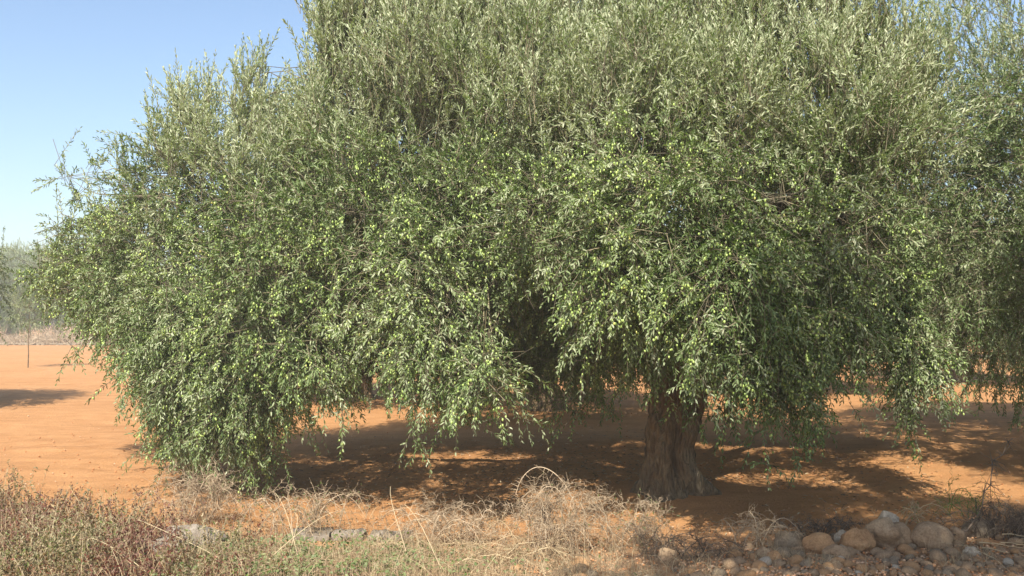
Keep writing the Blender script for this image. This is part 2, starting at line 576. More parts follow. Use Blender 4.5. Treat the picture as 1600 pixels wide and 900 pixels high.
xs = axis(-900, 900, -6.5, 6.5, 0.06); ys = axis(-60, 1500, 5.0, 13.0, 0.06)
X, Y = np.meshgrid(xs, ys)
Zg = ground_z(X, Y)
nearmask = (Y < 14) & (Y > 4.5) & (np.abs(X) < 7.5)
it = np.argwhere(nearmask)
for (i, j) in it:
    x, y = X[i, j], Y[i, j]
    Zg[i, j] += 0.022 * mn.noise(Vector((x * 2.1, y * 2.1, 0))) + 0.010 * mn.noise(Vector((x * 6.5, y * 6.5, 3))) + 0.005 * mn.noise(Vector((x * 15, y * 15, 5)))
# earth mounded round the trunk foot
TX, TY = 1.56, 9.35
dd = np.hypot((X - TX - 0.1) / 1.3, Y - TY)
Zg += 0.07 * np.exp(-(dd / 0.75) ** 2)
mb = MB()
nx, ny = len(xs), len(ys)
I = np.arange(nx * ny).reshape(ny, nx)
F = np.stack([I[:-1, :-1], I[:-1, 1:], I[1:, 1:], I[1:, :-1]], -1).reshape(-1, 4)
mb.add(np.stack([X, Y, Zg], -1).reshape(-1, 3), F)
g = mb.build('ground', M['earth'])
tag(g, 'bare red earth of the olive grove', kind='structure')

# ================================================================ HERO TREE
EYE = np.array([0.0, 0.0, CAMZ])


def lobe(px, py, d, rpx, rpy, up, rd=None):
    c = at(px, py, d)
    k = d / FPX * 0.93
    rx, rz = rpx * k, rpy * k
    return (c, np.array([rx, rd if rd else (rx + rz) / 2 * 0.9, rz]), up)


HERO = [
    # left wing
    lobe(165, 440, 10.6, 75, 80, 0.05), lobe(225, 355, 10.6, 60, 50, 0.45), lobe(250, 400, 10.0, 110, 130, 0.1),
    lobe(345, 275, 10.2, 85, 80, 0.85), lobe(250, 540, 9.9, 75, 65, -0.5), lobe(320, 550, 9.4, 105, 105, -0.6),
    lobe(325, 655, 9.5, 75, 36, -0.7, 0.5), lobe(430, 430, 8.8, 130, 160, 0.0), lobe(480, 555, 8.5, 68, 72, -0.9),
    lobe(440, 265, 9.8, 75, 95, 0.8), lobe(290, 625, 9.6, 50, 55, -0.8), lobe(385, 600, 9.0, 70, 80, -0.8), lobe(290, 500, 9.5, 100, 90, -0.5), lobe(195, 470, 10.1, 80, 65, -0.35), lobe(385, 645, 9.2, 38, 36, -0.9, 0.4),
    lobe(388, 165, 10.2, 32, 55, 1.0),
    # middle
    lobe(560, 165, 9.8, 95, 130, 1.0), lobe(525, 60, 10.0, 52, 75, 1.1), lobe(550, 330, 8.7, 130, 140, 0.25),
    lobe(640, 445, 8.0, 110, 115, -0.3), lobe(680, 550, 7.8, 85, 70, -0.9), lobe(745, 585, 7.7, 55, 48, -1.0, 0.35), lobe(785, 430, 8.6, 70, 85, -0.4), lobe(850, 420, 9.2, 80, 60, -0.3),
    lobe(680, 130, 9.5, 120, 150, 1.0), lobe(700, 300, 8.6, 110, 110, 0.3),
    lobe(620, 20, 10.0, 100, 100, 1.1),
    # right
    lobe(830, 170, 9.2, 150, 150, 0.9), lobe(860, 330, 8.0, 120, 110, 0.1), lobe(770, 20, 9.8, 120, 100, 1.1),
    lobe(960, 20, 9.8, 130, 100, 1.1), lobe(1000, 170, 8.8, 140, 140, 0.7),
    lobe(960, 410, 7.5, 115, 100, -0.4), lobe(1000, 300, 7.6, 130, 120, 0.0), lobe(960, 475, 7.5, 80, 60, -0.8),
    lobe(1130, 330, 7.4, 120, 120, 0.0), lobe(1140, 450, 7.2, 115, 100, -0.5), lobe(1175, 540, 7.4, 95, 65, -0.9),
    lobe(1195, 600, 7.7, 60, 42, -1.0), lobe(1150, 180, 8.6, 130, 130, 0.7), lobe(1140, 30, 9.6, 130, 110, 1.1),
    lobe(1270, 370, 7.7, 105, 120, 0.0), lobe(1290, 480, 7.9, 85, 100, -0.6), lobe(1300, 200, 8.8, 130, 140, 0.8),
    lobe(1290, 60, 9.6, 110, 110, 1.1), lobe(1360, 360, 8.6, 75, 120, 0.1), lobe(1400, 125, 9.8, 62, 90, 1.1),
    lobe(1420, 250, 9.6, 80, 120, 0.6), lobe(1425, 560, 8.8, 42, 70, -1.0, 0.3), lobe(1250, 550, 8.2, 60, 55, -0.9),
    lobe(1400, 470, 9.0, 50, 70, -0.5, 0.35),
    # skirts hanging near the trunk, in the shade
    lobe(905, 560, 9.9, 40, 50, -1.0, 0.3), lobe(1010, 525, 8.8, 60, 50, -0.9, 0.4), lobe(1095, 520, 8.4, 60, 50, -0.9, 0.4), lobe(950, 530, 8.9, 45, 45, -0.9, 0.35),
    # loose sprays at the left outline
    lobe(125, 278, 10.8, 42, 7, 0.3, 0.12), lobe(112, 352, 10.8, 42, 9, 0.2, 0.15), lobe(300, 180, 10.4, 24, 36, 1.1, 0.3),
    lobe(100, 420, 11.0, 45, 45, 0.1, 0.4), lobe(222, 305, 10.6, 42, 40, 0.5, 0.4), lobe(165, 390, 10.8, 42, 36, 0.15, 0.4), lobe(262, 238, 10.5, 30, 34, 0.8, 0.35),
    # the back of the crown
    lobe(520, 520, 12.6, 110, 60, -0.6), lobe(680, 520, 13.0, 110, 60, -0.7), lobe(850, 510, 13.2, 120, 80, -0.8), lobe(1010, 500, 13.2, 110, 60, -0.7), lobe(1200, 510, 12.8, 130, 60, -0.7), lobe(1330, 490, 12.0, 90, 70, -0.6),
    lobe(450, 420, 12.0, 170, 150, 0.0), lobe(700, 430, 12.6, 190, 120, -0.3), lobe(960, 430, 13.0, 170, 110, -0.4),
    lobe(1200, 430, 12.6, 170, 120, -0.3), lobe(600, 250, 11.8, 200, 150, 0.5), lobe(900, 220, 12.2, 220, 150, 0.6),
    lobe(1200, 240, 12.0, 180, 150, 0.6), lobe(750, 80, 11.6, 180, 110, 1.0), lobe(1050, 80, 11.6, 180, 110, 1.0),
    lobe(860, 500, 12.4, 90, 70, -0.9),
]
root = empty('olive_tree', (0, 0, 0))
tag(root, 'large spreading olive tree loaded with green olives, its boughs hanging low over the red earth', 'tree')

tb = MB()
b0 = at(1047, 775, TY)
trunk_path = [(TX, TY, -0.10), (TX - 0.01, TY, 0.15), (TX - 0.03, TY + 0.01, 0.45), (TX + 0.05, TY + 0.03, 0.85), (TX + 0.08, TY + 0.05, 1.25), (TX + 0.08, TY + 0.06, 1.55)]
trunk_mesh(tb, trunk_path, [0.325, 0.265, 0.232, 0.228, 0.275, 0.20], 2.3, sides=96, rings=110, ridge=0.24)
tb.build('trunk', M['bark'], root)

top = np.array([TX + 0.07, TY + 0.05, 1.30])
limb_ends = [at(1160, 330, 8.9), at(960, 330, 8.8), at(690, 370, 9.2), at(420, 420, 9.8), at(820, 130, 9.7), at(1120, 90, 9.7),
             at(1330, 260, 9.3), at(1000, 330, 11.8), at(600, 320, 11.4), at(1280, 330, 11.8), at(560, 160, 10.0)]
limb_pts = []
for k, e in enumerate(limb_ends):
    a = top + np.array([0.16 * np.sign(e[0] - TX) * min(1, abs(e[0] - TX)), 0.10 * np.sign(e[1] - TY), RNG.uniform(-0.15, 0.1)])
    P = limb_path(a, e, n=16, lift=0.95 if k not in (4, 5) else 0.1)
    lm = MB()
    r0 = 0.135 if np.linalg.norm(e - a) > 2.5 else 0.12
    tubes(lm, P[None], np.linspace(r0, 0.028, 16)[None] ** 1.0, 10)
    lm.build('limb', M['bark'], root)
    limb_pts.append(P)
LP = np.concatenate([p[3:] for p in limb_pts])

crown = MB()
# branches from the limbs out into every lobe
bp, br = [], []
for (c, r, up) in HERO:
    near = LP[np.argsort(np.linalg.norm(LP - c, axis=1))[:4]]
    for k in range(8):
        s0 = near[RNG.integers(0, 4)]
        u = unit(RNG.normal(size=3)); u[2] = u[2] * 0.8 + up * 0.35
        e = c + u * r * RNG.uniform(0.55, 1.0)
        bp.append(limb_path(s0, e, n=9, wob=0.22, lift=0.35))
        br.append(np.linspace(RNG.uniform(0.007, 0.017), 0.002, 9))
tubes(crown, np.array(bp), np.array(br), 5, 1, RNG.random(len(bp)))

spr = []
P, U, upn = sample_shoots(HERO, 165, 110, EYE, inner=0.34, spray=spr)
tubes(crown, spr[0][0], spr[0][1], 4, 1, RNG.random(len(spr[0][0])))
# the direction of growth also follows height in the crown
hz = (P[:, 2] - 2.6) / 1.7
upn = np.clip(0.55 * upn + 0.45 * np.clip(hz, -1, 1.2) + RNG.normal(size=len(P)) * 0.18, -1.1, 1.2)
ok = P[:, 2] > 0.22
# open pockets in the crown where one looks into its shade
for (hx, hy, hd, hr) in ((690, 195, 8.6, 0.28), (1350, 385, 8.0, 0.34), (1475, 315, 9.0, 0.30), (835, 485, 8.0, 0.26), (440, 280, 8.8, 0.22), (1250, 130, 8.3, 0.22), (1230, 300, 7.2, 0.20), (560, 440, 8.0, 0.18), (940, 560, 8.3, 0.25)):
    hc = at(hx, hy, hd)
    rr_ = np.hypot((P[:, 0] - hc[0]), (P[:, 2] - hc[2]) * 0.8) + RNG.normal(size=len(P)) * 0.05
    ok &= ~((rr_ < hr) & (P[:, 1] < hd + 0.75))
P, U, upn = P[ok], U[ok], upn[ok]
print('hero shoots', len(P))
hang = upn < 0.4
pts = grow(crown, P[hang], U[hang], upn[hang], pairs=9, slen=(0.14, 0.34), leaf_w=0.0135, fruit=0.52, mats=(0, 1))
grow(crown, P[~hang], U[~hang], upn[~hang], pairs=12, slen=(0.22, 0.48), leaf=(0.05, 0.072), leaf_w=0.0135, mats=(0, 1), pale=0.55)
crown_o = crown.build('crown', [M['olive_leaf'], M['twig']], root)

# olives: the hundred that show largest are parts of their own, the rest one mass
v = pts - EYE
pxs = 800 + FPX * v[:, 0] / v[:, 1]
inview = (pxs > 40) & (pxs < 1560) & (pts[:, 2] < 3.9)
pts = pts[RNG.random(len(pts)) < np.clip((3.7 - pts[:, 2]) / 0.8, 0.08, 1.0)]
v = pts - EYE
dist = np.linalg.norm(v, axis=1)
order = np.argsort(dist)
near_idx = order[:700]
tint = np.clip(RNG.normal(0.5, 0.22, len(pts)), 0, 1)
size = RNG.uniform(0.8, 1.12, len(pts))
scene.view_layers[0].update()
dg = bpy.context.evaluated_depsgraph_get()
chosen = []
for i in near_idx:
    p = pts[i]
    d_ = p - EYE
    L_ = np.linalg.norm(d_)
    hit, loc, *_ = scene.ray_cast(dg, Vector(EYE), Vector(d_ / L_), distance=L_ - 0.012)
    if not hit:
        chosen.append(i)
    if len(chosen) >= 100:
        break
om = MB(); olives_mesh(om, np.zeros((1, 3)), np.ones(1), np.array([0.55]))
proto = None
for i in chosen:
    if proto is None:
        proto = om.build('olive', M['olive'], root); o = proto
    else:
        o = proto.copy(); COL.objects.link(o); o.parent = root
    o.location = pts[i]; s_ = float(size[i]); o.scale = (s_, s_, s_)
    o.rotation_euler = (RNG.normal() * 0.3, RNG.normal() * 0.3, RNG.uniform(0, 6))
rest = np.setdiff1d(np.arange(len(pts)), chosen)
om = MB(); olives_mesh(om, pts[rest], size[rest], tint[rest])
tag(om.build('olive_fruit', M['olive'], root), kind='stuff')
print('olives', len(pts), 'parts', len(chosen))


# ================================================================ GROVE TREES BEHIND
def grove_tree(seed, height, spread, n_shoots, leaf_len, leaf_w, low=0.7, pairs=11, slen=(0.3, 0.6), nl=22, zmin=0.0):
    rng = np.random.default_rng(seed)
    r_ = empty('olive_tree')
    tr = MB()
    lean = rng.normal(size=2) * 0.12
    ht = height * 0.26
    trunk_mesh(tr, [(0, 0, -0.1), (0, 0, 0.2), (lean[0] * 0.5, lean[1] * 0.5, ht * 0.6), (lean[0], lean[1], ht), (lean[0], lean[1], ht + 0.2)], [0.36, 0.28, 0.2, 0.22, 0.15], seed * 1.3, sides=24, rings=24)
    tr.build('trunk', M['bark'], r_)
    lobes = []
    for k in range(nl):
        a = k * 2.4 + rng.normal() * 0.3
        f = (k + 0.5) / nl
        rad = spread * math.sqrt(f) * 0.78
        z = height * (0.80 - 0.36 * f ** 1.4) + rng.normal() * 0.15
        rr = spread * rng.uniform(0.26, 0.40)
        lobes.append((np.array([rad * math.cos(a), rad * math.sin(a), z]), np.array([rr, rr, rr * rng.uniform(0.85, 1.15)]), 0.9 - 1.3 * f ** 1.2))
        if f > 0.35:
            lobes.append((np.array([rad * 1.08 * math.cos(a + 0.3), rad * 1.08 * math.sin(a + 0.3), max(low + rr * 0.7, z - rr * 0.95)]), np.array([rr * 0.8, rr * 0.8, rr * 0.8]), -0.7))
    tops = np.array([lean[0], lean[1], ht])
    lm_pts = []
    for k in range(6):
        e = lobes[int(k * len(lobes) / 6.5)][0]
        Pp = limb_path(tops, e, n=10, rng=rng, lift=0.3)
        lm = MB(); tubes(lm, Pp[None], np.linspace(0.12, 0.03, 10)[None], 7)
        lm.build('limb', M['bark'], r_)
        lm_pts.append(Pp[2:])
    lp = np.concatenate(lm_pts)
    cr = MB()
    bp, br = [], []
    for (c, r, up) in lobes:
        nearp = lp[np.argmin(np.linalg.norm(lp - c, axis=1))]
        for k in range(4):
            bp.append(limb_path(nearp, c + unit(rng.normal(size=3)) * r * 0.85, n=6, rng=rng, lift=0.3))
            br.append(np.linspace(0.018, 0.004, 6))
    tubes(cr, np.array(bp), np.array(br), 4, 1, rng.random(len(bp)))
    spr = []
    P, U, upn = sample_shoots(lobes, 40, 40, None, rng=rng, spray=spr)
    if len(P) > n_shoots:
        s = rng.permutation(len(P))[:n_shoots]
        P, U, upn = P[s], U[s], upn[s]
    kz = P[:, 2] > zmin
    P, U, upn = P[kz], U[kz], upn[kz]
    upn = np.clip(upn + rng.normal(size=len(P)) * 0.2, -1, 1.2)
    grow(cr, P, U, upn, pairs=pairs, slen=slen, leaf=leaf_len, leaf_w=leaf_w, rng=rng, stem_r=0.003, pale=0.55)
    cr.build('crown', [M['olive_leaf'], M['twig']], r_)
    return r_


G = 'olive trees standing in rows behind the big tree'
near_t = grove_tree(11, 6.8, 4.0, 22000, (0.05, 0.07), 0.015, low=1.0, pairs=11, slen=(0.2, 0.45), nl=30)
near_t.location = (7.9, 12.7, 0); near_t.scale = (1, 1, 0.95)
tag(near_t, 'tall olive tree at the right edge, its lower boughs in deep shade', 'tree', G)

ta = grove_tree(21, 5.2, 2.9, 9000, (0.055, 0.085), 0.019, low=0.7, slen=(0.22, 0.45), nl=26)
tb_ = grove_tree(33, 4.8, 2.7, 8000, (0.055, 0.085), 0.019, low=0.75, slen=(0.22, 0.45), nl=26)


def put_tree(src, first, px, d, rz, sc, label):
    o = src if first else copy_tree(src)
    x = (px - 800) / FPX * d * CP
    o.location = (x, d, gz(x, d)); o.rotation_euler = (0, 0, rz); o.scale = (sc, sc, sc)
    tag(o, label, 'tree', G)
    return o


put_tree(ta, True, 850, 17.8, 0.4, 0.98, 'shaded olive tree seen through the dark gap left of the big trunk')
put_tree(tb_, True, 560, 20.5, 1.4, 1.0, 'olive tree with its trunk in shade between two hanging left boughs')
put_tree(ta, False, 1235, 22.5, 2.2, 1.0, 'olive tree seen under the boughs right of the big trunk')
put_tree(tb_, False, 1500, 27.0, 3.0, 1.0, 'dark olive tree near the right edge, behind the lit strip of earth')
put_tree(ta, False, -270, 18.0, 3.9, 1.02, 'olive tree just beyond the left edge that throws its shadow on the bare earth')
put_tree(tb_, False, 20, 80.0, 0.9, 1.65, 'round topped hazy olive tree far off at the left edge')
put_tree(ta, False, 92, 76.0, 5.0, 1.35, 'lower hazy olive tree far off, right of the round topped one')
put_tree(tb_, False, -40, 74.0, 5.6, 1.3, 'hazy olive tree far off, cut by the left edge of the view')
put_tree(ta, False, 165, 78.0, 0.3, 1.5, 'hazy olive tree far off, beside the tip of the big left bough')
put_tree(tb_, False, 690, 34.0, 0.0, 1.0, 'distant olive tree seen through the gap over the shaded earth')
put_tree(ta, False, 990, 38.0, 1.0, 1.0, 'distant olive tree closing the lit gap left of the big trunk')
put_tree(tb_, False, 1390, 40.0, 1.8, 1.0, 'distant olive tree closing the lit gap between the right boughs')
put_tree(ta, False, 1600, 42.0, 2.6, 1.0, 'distant olive tree at the far right beyond the sunlit earth')
# unseen tree beside the photographer, there only to shade the stones at the right
sh = grove_tree(51, 8.6, 3.2, 15000, (0.05, 0.075), 0.017, low=5.3, slen=(0.2, 0.4), zmin=5.0)
sh.location = (3.0, 1.1, 0)
tag(sh, 'unseen olive tree by the roadside, there to shade the boulders at the right', 'tree', G)

sh2 = copy_tree(sh)  # out-of-view copy, added to darken the right-hand tree and ground
sh2.location = (7.0, 4.5, 0); sh2.rotation_euler = (0, 0, 1.9)
tag(sh2, 'second unseen olive tree, added to shade the tree and ground at the right edge', 'tree', G)

# young sapling on the bare earth
rs = np.random.default_rng(5)
sp = empty('olive_sapling')
d_s = 34.5
xs_ = (45 - 800) / FPX * d_s * CP
sp.location = (xs_, d_s, gz(xs_, d_s))
tag(sp, 'slim olive sapling on a bare thin stem, alone on the red earth at the left', 'sapling')
mbk = MB()
tubes(mbk, np.array([[(0, 0, -0.05), (0.01, 0, 0.5), (-0.01, 0, 1.0), (0.03, 0, 1.6), (0.0, 0, 2.4)]]), np.array([[0.024, 0.020, 0.017, 0.014, 0.008]]), 7)
mbk.build('trunk', M['bark'], sp)
sc_ = MB()
lob = [(np.array([0.0, 0, 1.9]), np.array([0.5, 0.5, 0.42]), 0.2), (np.array([0.3, 0.1, 2.2]), np.array([0.42, 0.4, 0.38]), 0.6), (np.array([-0.25, 0.05, 2.35]), np.array([0.35, 0.35, 0.4]), 0.8)]
P, U, upn = sample_shoots(lob, 38, 38, None, rng=rs)
grow(sc_, P, U, upn, pairs=9, slen=(0.25, 0.5), leaf=(0.06, 0.085), leaf_w=0.018, rng=rs, stem_r=0.003)
sc_.build('crown', [M['olive_leaf'], M['twig']], sp)

# pale dry-stone wall and dry shrubs at the far edge of the field
rw = np.random.default_rng(9)


def rock_verts(sub, seed, amp=0.22, freq=1.3):
    import bmesh
    bm = bmesh.new()
    bmesh.ops.create_icosphere(bm, subdivisions=sub, radius=1.0)
    V = np.array([v.co[:] for v in bm.verts])
    F = np.array([[v.index for v in f.verts] for f in bm.faces])
    bm.free()
    for i in range(len(V)):
        q = Vector(V[i]) * freq + Vector((seed * 3.1, seed * 1.7, seed))
        V[i] *= 1 + amp * mn.noise(q) + amp * 0.4 * mn.noise(q * 2.7) + amp * 0.12 * mn.noise(q * 7)
    return V, F


wm = MB()
for k in range(520):
    V, F = rock_verts(1, k % 17, 0.3)
    s = rw.uniform(0.07, 0.15)
    x = rw.uniform(-52, -24); y = 65.0 + rw.normal() * 0.15
    V = V * np.array([s * 1.4, s, s * 0.8]) + np.array([x, y, rw.uniform(0.0, 0.10)])
    wm.add(V, F, 0, 0.5)
w = wm.build('stone_wall', M['stone_grey'], smooth=False)
tag(w, 'low dry-stone wall along the far edge of the field at the left', 'wall')


# ================================================================ VERGE: stones
def stone(name, px, py, d, w_px, h_px, mat, seed, label, cat='boulder', amp=0.2, group=None, depth=0.9, rz=0.0, tilt=0.0):
    """boulder whose foot stands on the earth at distance d"""
    k = d / FPX
    rx, rz_ = w_px * k / 2, h_px * k / 2 * 1.15
    V, F = rock_verts(4, seed, amp * 1.25 + 0.05)
    for q_ in range(int(4 + seed % 3)):      # chipped facets
        nn_ = unit(np.random.default_rng(int(seed * 10) + q_).normal(size=3)); h_ = 0.80
        dd_ = V @ nn_ - h_
        V = V - nn_[None] * (np.maximum(dd_, 0) * 0.75)[:, None]
    V = V * np.array([rx, rx * depth, rz_])
    mb = MB(); mb.add(V, F)
    o = mb.build(name, M[mat])
    x = (px - 800) / FPX * d * CP
    o.location = (x, d, gz(x, d) + rz_ * 0.5)
    o.rotation_euler = (0, tilt, rz)
    tag(o, label, cat, group)
    return o


BG = 'boulders lined up along the verge'
stone('boulder', 1450, 0, 7.25, 64, 46, 'stone_tan', 1.0, 'largest smooth brown boulder, rightmost of the three big ones in the row', group=BG, amp=0.10)
stone('boulder', 1384, 0, 7.30, 62, 48, 'stone_tan', 2.0, 'brown boulder with lumpy hollows in the middle of the big three', group=BG, amp=0.30)
stone('boulder', 1334, 0, 7.15, 52, 42, 'stone_orange', 3.0, 'angular brown boulder between the orange oval stone and the lumpy boulder', group=BG, amp=0.26)
stone('boulder', 1275, 0, 7.10, 56, 34, 'stone_orange', 4.0, 'smooth orange oval boulder left of the angular brown one', group=BG, amp=0.08, tilt=-0.12)
stone('boulder', 1226, 0, 7.20, 48, 34, 'stone_grey', 5.0, 'dull grey boulder at the left end of the row', group=BG, amp=0.25)
stone('boulder', 1303, 0, 6.88, 40, 24, 'stone_tan', 6.0, 'small pale tan stone lying in front of the orange oval boulder', group=BG, amp=0.12, tilt=0.2)
stone('boulder', 1383, 0, 7.62, 40, 46, 'stone_white', 7.0, 'pale white boulder peeping out behind the lumpy one', group=BG, amp=0.22)
stone('boulder', 1490, 0, 7.30, 28, 34, 'stone_tan', 8.0, 'upright pale block right of the largest boulder', group=BG, amp=0.28)
stone('boulder', 1312, 0, 7.35, 24, 26, 'stone_white', 9.0, 'small white stone wedged behind the orange oval boulder', group=BG, amp=0.25)
stone('boulder', 1524, 0, 7.6, 50, 30, 'stone_grey', 10.0, 'flat grey stone beside the brush heap', group=BG, amp=0.25)
stone('boulder', 1040, 0, 6.75, 34, 34, 'stone_tan', 11.0, 'small brown stone in the shade below the big trunk', group=BG, amp=0.25)
stone('boulder', 905, 0, 6.65, 36, 24, 'stone_orange', 12.0, 'pale orange stone at the foot of the dry thorn bush', group=BG, amp=0.2)
stone('boulder', 988, 0, 6.62, 20, 16, 'stone_orange', 13.0, 'small round orange stone on the bare edge right of the thorn bush', group=BG, amp=0.12)
stone('boulder', 809, 0, 6.55, 22, 16, 'stone_orange', 14.0, 'small sandy stone left of the pale orange one, by the thorn bush', group=BG, amp=0.2)
stone('boulder', 1512, 0, 7.0, 26, 16, 'stone_white', 15.0, 'bright white stone among the dry sticks at the right', group=BG, amp=0.25)
stone('boulder', 1193, 0, 6.9, 26, 20, 'stone_tan', 16.0, 'small pale stone in front of the dull grey boulder', group=BG, amp=0.25)
stone('boulder', 1211, 0, 6.78, 18, 17, 'stone_orange', 17.0, 'small round tan cobble in front of the dull grey boulder', group=BG, amp=0.15)
stone('rock', 300, 0, 7.15, 118, 44, 'stone_slab', 18.0, 'weathered grey rock half buried in the weeds at the left', 'rock', amp=0.42, depth=0.7)
stone('rock', 262, 0, 6.95, 80, 32, 'stone_slab', 19.0, 'low pale ledge of rock in front of the weathered grey one', 'rock', amp=0.35, depth=0.8)
for (px, d, wpx, sd, lb) in ((612, 7.62, 64, 3, 'long pale flat slab lying at the edge of the green creepers'), (548, 7.66, 48, 5, 'short flat slab left of the long pale one'), (488, 7.64, 64, 8, 'greyish flat slab half hidden in dry weeds, leftmost of the flat ones')):
    k = d / FPX
    mb = MB()
    hw, hd, hh_ = wpx * k / 2, 0.13, 0.045
    gx = np.linspace(-1, 1, 14)
    ring = [(-1, -0.6), (-1, 0.7), (-0.75, 1), (0.75, 1), (1, 0.7), (1, -0.6)]
    V = []
    for a in gx:
        for (yy, zz) in ring:
            e = 1 - 0.12 * abs(a) ** 6
            q = Vector((a * 2 + sd, yy * 1.3, zz + sd))
            V.append((a * hw + 0.04 * mn.noise(q * 3), yy * hd * e * (1 + 0.6 * mn.noise(q * 1.4)), zz * hh_ * e * (1 + 0.5 * mn.noise(q * 0.9)) + 0.03 * mn.noise(q * 2.2)))
    F = []
    for i in range(13):
        for j in range(5):
            F.append((i * 6 + j, (i + 1) * 6 + j, (i + 1) * 6 + j + 1, i * 6 + j + 1))
        F.append((i * 6 + 5, (i + 1) * 6 + 5, (i + 1) * 6, i * 6))
    mb.add(V, F)
    for base in (0, 13 * 6):
        mb.add([V[base + j] for j in range(6)], [(0, 1, 2, 3), (0, 3, 4, 5)])
    o = mb.build('stone_slab', M['stone_slab'], smooth=False)
    x = (px - 800) / FPX * d
    o.location = (x, d, gz(x, d) + 0.004); o.rotation_euler = (RNG.normal() * 0.05, RNG.normal() * 0.03, RNG.normal() * 0.12)
    tag(o, lb, 'slab', 'flat slabs edging the field')

# pebbles on the verge, each one a stone of its own
protos = []
rp = np.random.default_rng(17)
mats_p = ['stone_tan', 'stone_grey', 'stone_orange', 'stone_tan', 'stone_tan', 'stone_grey', 'stone_orange', 'stone_white']
for k in range(8):
    V, F = rock_verts(2, 40 + k, 0.28)
    mb = MB(); mb.add(V * np.array([1.0, 0.85, 0.62]), F)
    protos.append(mb)
pobj = [None] * 8
npeb = 0
tries = 0
placed = []
while npeb < 285 and tries < 6000:
    tries += 1
    px = rp.uniform(840, 1610); d = 6.33 + rp.gamma(1.6, 0.28)
    if px < 1130:
        d = 6.30 + abs(rp.normal()) * 0.10
    if d > 7.6:
        continue
    r = float(np.clip(rp.lognormal(-3.3, 0.42), 0.014, 0.07))
    x = (px - 800) / FPX * d
    if any((x - a) ** 2 + (d - b_) ** 2 < (0.72 * (r + c_)) ** 2 for a, b_, c_ in placed):
        continue
    placed.append((x, d, r))
    k = int(rp.integers(0, 7)) if rp.random() < 0.95 else 7
    if pobj[k] is None:
        pobj[k] = protos[k].build('pebble', M[mats_p[k]]); o = pobj[k]
        tag(o, 'small rounded stone in the gravel strip along the bottom right edge', 'pebble', 'small stones of the gravel strip')
    else:
        o = pobj[k].copy(); COL.objects.link(o)
    o.location = (x, d, gz(x, d) + r * 0.34)
    o.scale = (r, r, r * rp.uniform(0.8, 1.2)); o.rotation_euler = (rp.normal() * 0.3, rp.normal() * 0.3, rp.uniform(0, 6.28))
    npeb += 1
# fine grit between them, and clods on the field
gm = MB()
V0, F0 = rock_verts(1, 3.3, 0.3)
for k in range(5200):
    if k < 3600:
        px = rp.uniform(820, 1640); d = 6.2 + rp.gamma(1.6, 0.33); s = rp.uniform(0.004, 0.013)
    else:
        px = rp.uniform(-50, 1650); d = 6.6 + rp.gamma(1.5, 2.2); s = rp.uniform(0.003, 0.011) * (0.6 + d / 14)
    x = (px - 800) / FPX * d
    gm.add(V0 * np.array([s, s, s * 0.7]) + np.array([x, d, gz(x, d) + s * 0.3 + 0.01]), F0, 0, rp.random() if k >= 3600 else 0.6 + 0.4 * rp.random())
tag(gm.build('soil_clods', M['clod'], smooth=False), 'grit and small clods of red earth scattered over the ground', kind='stuff')

# fallen leaves under the tree
fl = MB()
n = 3500
x = RNG.normal(0.9, 2.0, n); y = RNG.normal(10.2, 1.8, n)
okm = (y > 7.6) & (x > -2.6)
x, y = x[okm], y[okm]; n = len(x)
a = RNG.uniform(0, 6.28, n)
P = np.stack([x, y, ground_z(x, y) + 0.02], -1)
D = unit(np.stack([np.cos(a), np.sin(a), RNG.normal(size=n) * 0.2], -1))
Nn = unit(np.stack([RNG.normal(size=n) * 0.3, RNG.normal(size=n) * 0.3, np.ones(n)], -1)); Nn = unit(Nn - D * np.sum(Nn * D, -1, keepdims=True))
leaves(fl, P, D, Nn, RNG.uniform(0.04, 0.06, n), np.full(n, 0.012), 0, RNG.random(n))
tag(fl.build('leaf_litter', M['dead_leaf']), 'fallen dry olive leaves scattered on the earth', kind='stuff')


